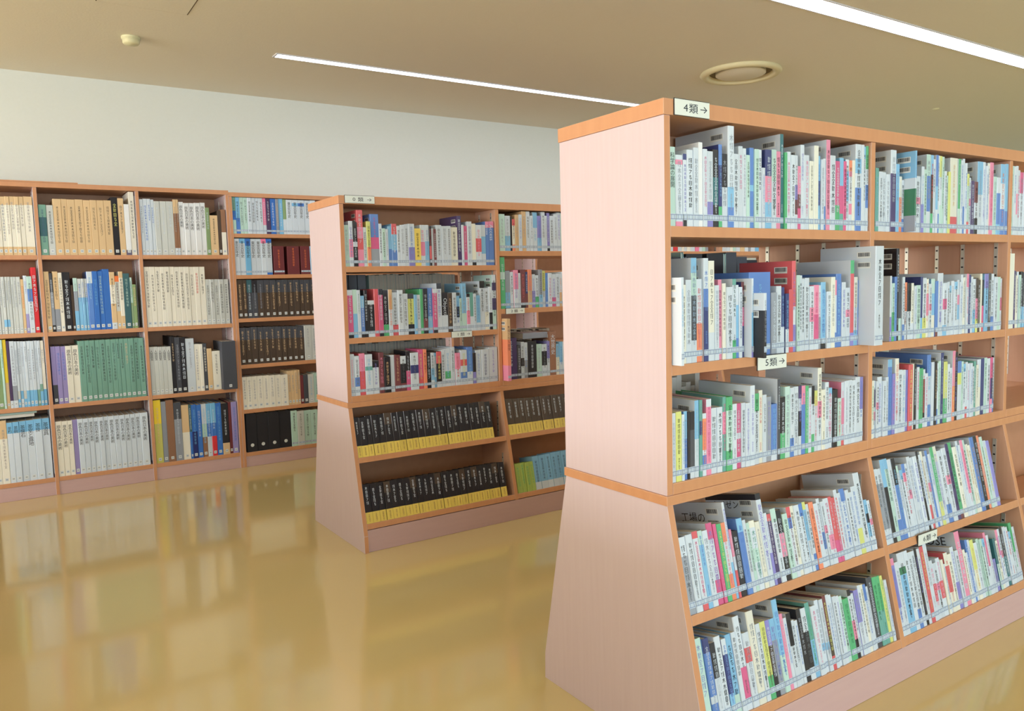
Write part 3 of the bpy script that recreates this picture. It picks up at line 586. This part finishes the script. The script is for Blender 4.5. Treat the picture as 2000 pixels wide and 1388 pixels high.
# ------------------------------------------------------------------ books lying flat on top of the row
for i, (x0, w, d, t, c) in enumerate(((-1.50, .235, .17, .020, 'c'), (-1.49, .24, .175, .014, 'a'), (-1.50, .235, .17, .024, 'T'))):
    zb = 0.118 + 0.413 + sum((.020, .014, .024)[:i]) + i*0.0006
    root = link('reference_volume', book_mesh('reference_volume', t, w, d, [(c, 1.0)], 1, 0))
    link('page_block', page_mesh(t, w, d, 1), root)
    root.rotation_euler = (Matrix.Rotation(math.pi/2, 3, 'Y')).to_euler(); root.location = (x0, WY+0.05, zb+t)
    tag(root, ('cream volume lying flat on the upright volumes, bottom shelf of leftmost wall bay', 'mint volume lying flat in the middle of the small pile, leftmost wall bay',
      'dark teal volume lying on top of the small pile, leftmost wall bay')[i], 'reference book', 'volumes lying flat')

# ------------------------------------------------------------------ books of the rear side, seen through the open shelves
def rear_row(y0, x, z, ws, hs, cols, name, cat, place, depth=0.17, hard=0):
    items = []; made = []
    for w, h, c in zip(ws, hs, cols):
        root = link(name, book_mesh(name, w-0.0006, h, depth, [(c, 1.0)], hard, 0)); link('page_block', page_mesh(w-0.0006, h, depth, hard), root)
        
        if c in 'kE' and name == 'rear_file': root.location = (x, y0+D-0.19, z+0.0004); x += w
        else: root.location = (x+w, y0+D-0.008, z+0.0004); root.rotation_euler = (0, 0, math.pi); x += w
        items.append((NAME[c], None, cat)); made.append(root)
    for root, lab in zip(made, make_labels(items, place)): tag(root, lab, cat, 'books of the rear side seen through the shelves')
rr = random.Random(11)
SOFT[0] = 0.0
def rearw(n, a, b): return [rr.uniform(a, b) for _ in range(n)]
rear_row(0, 0.16, 1.08, [.05, .05, .05, .012, .012, .07, .02, .075, .012, .05, .05, .05, .02, .05], [.30, .30, .29, .305, .29, .30, .24, .30, .30, .305, .29, .28, .22, .27], 'EEkaekekaEEkek', 'rear_file', 'file', 'rear side of near bookcase second shelf', 0.18, 1)
rear_row(0, 1.22, 1.08, [.02]*3 + [.012]*9, [.31]*12, 'kkNcaecacaee', 'rear_file', 'file', 'rear side of near bookcase middle bay', 0.17)
rear_row(0, 0.12, 0.766, [.02]*14, rearw(14, .2, .26), 'cccncccnccccec', 'rear_hardback', 'hardback', 'rear side of near bookcase third shelf', 0.17)
rear_row(MY, 0.03, 1.057, [.05]*4, [.318]*4, 'kkkk', 'rear_file', 'file', 'rear side of farther bookcase second shelf', 0.17, 1)
rear_row(MY, 0.25, 1.057, rearw(27, .015, .024), rearw(27, .312, .322), 'acecaecaecaekcaceacNaceacee', 'rear_journal', 'journal', 'rear side of farther bookcase second shelf', 0.17)
rear_row(MY, 0.05, 0.766, rearw(32, .016, .026), rearw(32, .235, .255), ('cecaeN'*6)[:32], 'rear_journal', 'journal', 'rear side of farther bookcase third shelf', 0.17)
rear_row(MY, 1.0, 0.766, rearw(18, .02, .03), rearw(18, .25, .262), ('kcNek'*4)[:18], 'rear_journal', 'journal', 'rear side of farther bookcase next bay', 0.17)
rear_row(0, 1.83, 0.766, [.02, .014, .014, .03, .01, .012, .02, .02], [.24, .235, .24, .245, .24, .23, .235, .24], 'BeekgaBe', 'rear_hardback', 'hardback', 'rear side of near bookcase far bay', 0.17)

def front_row(y0, x, z, n, cols, name, kn, place, grp):
    items = []; made = []
    for i in range(n):
        w = rr.uniform(.022, .05); h = rr.uniform(.175, .212); c = cols[i % len(cols)]
        root = link(name, book_mesh(name, w-0.0006, h, .16, [(c, 1.0)], 1, 0)); link('page_block', page_mesh(w-0.0006, h, .16, 1), root)
        root.location = (x, y0+0.01, z+0.0004); x += w; items.append((NAME[c], None, kn)); made.append(root)
    for root, lab in zip(made, make_labels(items, place)): tag(root, lab, kn, grp)
front_row(MY, 1.83, 1.49, 21, 'wcwpwaewwbwrwc', 'history_book', 'history book', 'farther bookcase third bay top shelf', 'history books on the farther bookcase')
front_row(MY, 2.73, 1.49, 21, 'wwcawnwewswwpw', 'history_book', 'history book', 'farther bookcase fourth bay top shelf', 'history books on the farther bookcase')

# pile of a lying book and one standing in front of the row (farther bookcase, next bay, third shelf)
root = link('history_book', book_mesh('history_book', .034, .19, .13, [('e', 1.0)], 1, 0)); link('page_block', page_mesh(.034, .19, .13, 1), root)
root.rotation_euler = Matrix.Rotation(math.pi/2, 3, 'Y').to_euler(); root.location = (1.085, MY+0.03, .766+.222+.034)
tag(root, 'grey history book lying flat on the upright ones beside the dark brown volume', 'history book', 'history books on the farther bookcase')

# ------------------------------------------------------------------ number signs on the shelf edges
def sign(text, x, y, z, w, h, lab):
    r = one_box('shelf_sign', (0, w, -0.003, 0, 0, h), PLATE, None, 0.0008)
    r.location = (x, y, z)
    o = one_box('sign_holder', (-0.002, w+0.001, -0.0005, 0.0012, -0.001, h+0.002), BLACKP, r)
    for s, fx in ((text, 0.30), ('類', 0.52), ('→', 0.82)):
        me = text_mesh(s); o = link('sign_letter', me, r); g = h*0.66; o.scale = (g*1.3, 1, g); o.color = (0.02, 0.03, 0.05, 1)
        zc = [v.co.z for v in me.vertices]; m = (min(zc)+max(zc))/2
        o.location = (w*fx, -0.0035, h/2 - m*g)
    tag(r, lab, 'sign', 'class number signs on the shelf edges')
sign('4', 0.033, -0.005, 1.719, 0.125, 0.040, 'white class sign reading 4 with arrow, top board of the nearest bookcase')
sign('5', 0.35100, -0.006, 1.040, 0.125, 0.040, 'white class sign reading 5 with arrow, under second shelf of nearest bookcase')
sign('6', 1.08855, half_y(0.41)-0.004, 0.392, 0.115, 0.036, 'white class sign reading 6 with arrow, on sloping shelf of nearest bookcase')
sign('0', 0.030, MY-0.005, 1.722, 0.155, 0.036, 'white class sign reading 0 with arrow, top board of the farther bookcase')
sign('1', 0.60216, MY-0.0015, 1.026, 0.125, 0.032, 'white class sign reading 1 with arrow, under the computer manuals')
sign('2', 0.95400, MY-0.0015, 1.139, 0.125, 0.030, 'white class sign reading 2 with arrow, farther bookcase, next bay')
r = one_box('shelf_sign', (0, 0.17, -0.003, 0, 0, 0.014), PLATE, None, 0.0008); r.location = (1.93, WY-0.004, 2.022)
tag(r, 'thin white blank strip standing on top edge of the six-row wall bookcase', 'sign')

# ------------------------------------------------------------------ ceiling fittings
def strip(x0, x1, y0, y1, lab):
    r = empty('strip_light', ((x0+x1)/2, (y0+y1)/2, RH)); ox, oy = -(x0+x1)/2, -(y0+y1)/2
    tag(r, lab, 'ceiling light', 'slim ceiling strip lights')
    bm = bmesh.new()
    for b in ((x0-.012, x1+.012, y0-.01, y0), (x0-.012, x1+.012, y1, y1+.01), (x0-.012, x0, y0, y1), (x1, x1+.012, y0, y1)):
        box(bm, b[0]+ox, b[1]+ox, b[2]+oy, b[3]+oy, -0.006, -0.0002)
    new_obj('light_frame', bm, flat('light_frame', (0.75, 0.75, 0.8), 0.4), r)
    n = max(1, round((x1-x0)/1.25)); 
    for i in range(n):
        a = x0+(x1-x0)*i/n; b = x0+(x1-x0)*(i+1)/n
        one_box('diffuser', (a+ox+.0005, b+ox-.0005, y0+oy+.0005, y1+oy-.0005, -0.004, -0.0002), LED, r)
strip(0.185, 6.4, 3.618, 3.686, 'slim bright ceiling strip light starting above the farther bookcase')
strip(1.0, 7.4, 1.27, 1.405, 'broad bright ceiling strip light above the nearest bookcase')
strip(0.185, 6.4, -3.4, -3.28, 'added unseen fill strip on the ceiling nearest the front windows')  # added strip behind the camera, out of view, for neutral fill
strip(-9.0, -1.9, 0.9, 1.02, 'added unseen fill strip on the ceiling, left side of the room')  # this strip and the next two are added out of frame to lift ambient
strip(-9.0, -1.9, 3.3, 3.42, 'added unseen fill strip on the ceiling, left, near the back wall')
strip(-9.0, -1.9, -1.5, -1.38, 'added unseen fill strip on the ceiling beside the viewer')
def ring(name, prof, loc, mats, lab, cat, n=48):
    """lathe of a profile [(radius, z)]"""
    bm = bmesh.new(); rows = []
    for i in range(n):
        a = 2*math.pi*i/n; rows.append([bm.verts.new((p[0]*math.cos(a), p[0]*math.sin(a), p[1])) for p in prof])
    for i in range(n):
        for j in range(len(prof)-1):
            f = bm.faces.new((rows[i][j], rows[(i+1) % n][j], rows[(i+1) % n][j+1], rows[i][j+1])); f.smooth = True
    bmesh.ops.recalc_face_normals(bm, faces=bm.faces[:])
    return bm
v = empty('air_vent', (3.235, 2.50, RH)); tag(v, 'round cream ceiling air vent with a raised ring and inner disc', 'air vent')
bm = ring('x', [(0.285, -0.0005), (0.29, -0.012), (0.275, -0.028), (0.245, -0.030), (0.232, -0.022), (0.222, -0.0005)], None, None, None, None)
new_obj('outer_ring', bm, flat('vent_cream', srgb(222, 212, 170), 0.6), v)
bm = ring('x', [(0.0001, -0.022), (0.17, -0.022), (0.178, -0.017), (0.178, -0.008), (0.165, -0.0005)], None, None, None, None)
new_obj('inner_disc', bm, CEILM, v)
bm = ring('x', [(0.179, -0.0006), (0.2215, -0.0006)], None, None, None, None)
new_obj('vent_throat', bm, flat('vent_shadow_gap', srgb(120, 108, 78), 0.9), v)
v = empty('smoke_detector', (-0.655, 3.70, RH)); tag(v, 'small round cream smoke detector on the ceiling over the wall bookcases', 'detector')
bm = ring('x', [(0.052, -0.0005), (0.052, -0.012), (0.046, -0.014), (0.046, -0.034), (0.040, -0.042), (0.0001, -0.044)], None, None, None, None, 32)
new_obj('detector_body', bm, PLASTIC, v)
bm = ring('x', [(0.0465, -0.020), (0.048, -0.022), (0.0465, -0.025)], None, None, None, None, 32)
new_obj('detector_slot_ring', bm, PLASTIC, v)
v = empty('ceiling_nozzle', (5.88752, 2.49830, RH)); tag(v, 'tiny pale round nozzle on the dim ceiling above the nearest bookcase', 'nozzle')
bm = ring('x', [(0.03, -0.0005), (0.028, -0.006), (0.0001, -0.012)], None, None, None, None, 20)
new_obj('nozzle_body', bm, PLASTIC, v)
h = empty('ceiling_hatch', (-0.67, 2.93, RH)); tag(h, 'square flush access hatch in the ceiling at the frame edge', 'hatch')
one_box('hatch_panel', (-0.217, 0.217, -0.217, 0.217, -0.003, -0.0008), CEILM, h)
one_box('hatch_gap', (-0.223, 0.223, -0.223, 0.223, -0.0012, -0.0002), GROOVE, h)

# ------------------------------------------------------------------ added low bookcase, unseen on the left, blocks light from lower end panels
r = empty('added_shade_bookcase', (-2.35, 0.0, 0)); tag(r, 'added unseen low bookcase shading the lower end panels', 'bookcase')
one_box('top_board', (-0.2, 0.2, -3.8, 3.8, 0.87, 0.9), SHELFM, r, 0.001)
for yy in (-3.8, -2.85, -1.9, -0.95, 0.0, 0.95, 1.9, 2.85, 3.778): one_box('partition', (-0.198, 0.198, yy, yy+0.022, 0, 0.8695), PANEL, r)
one_box('back_panel', (-0.01, 0.01, -3.777, 3.777, 0.02, 0.8695), BACKM, r)
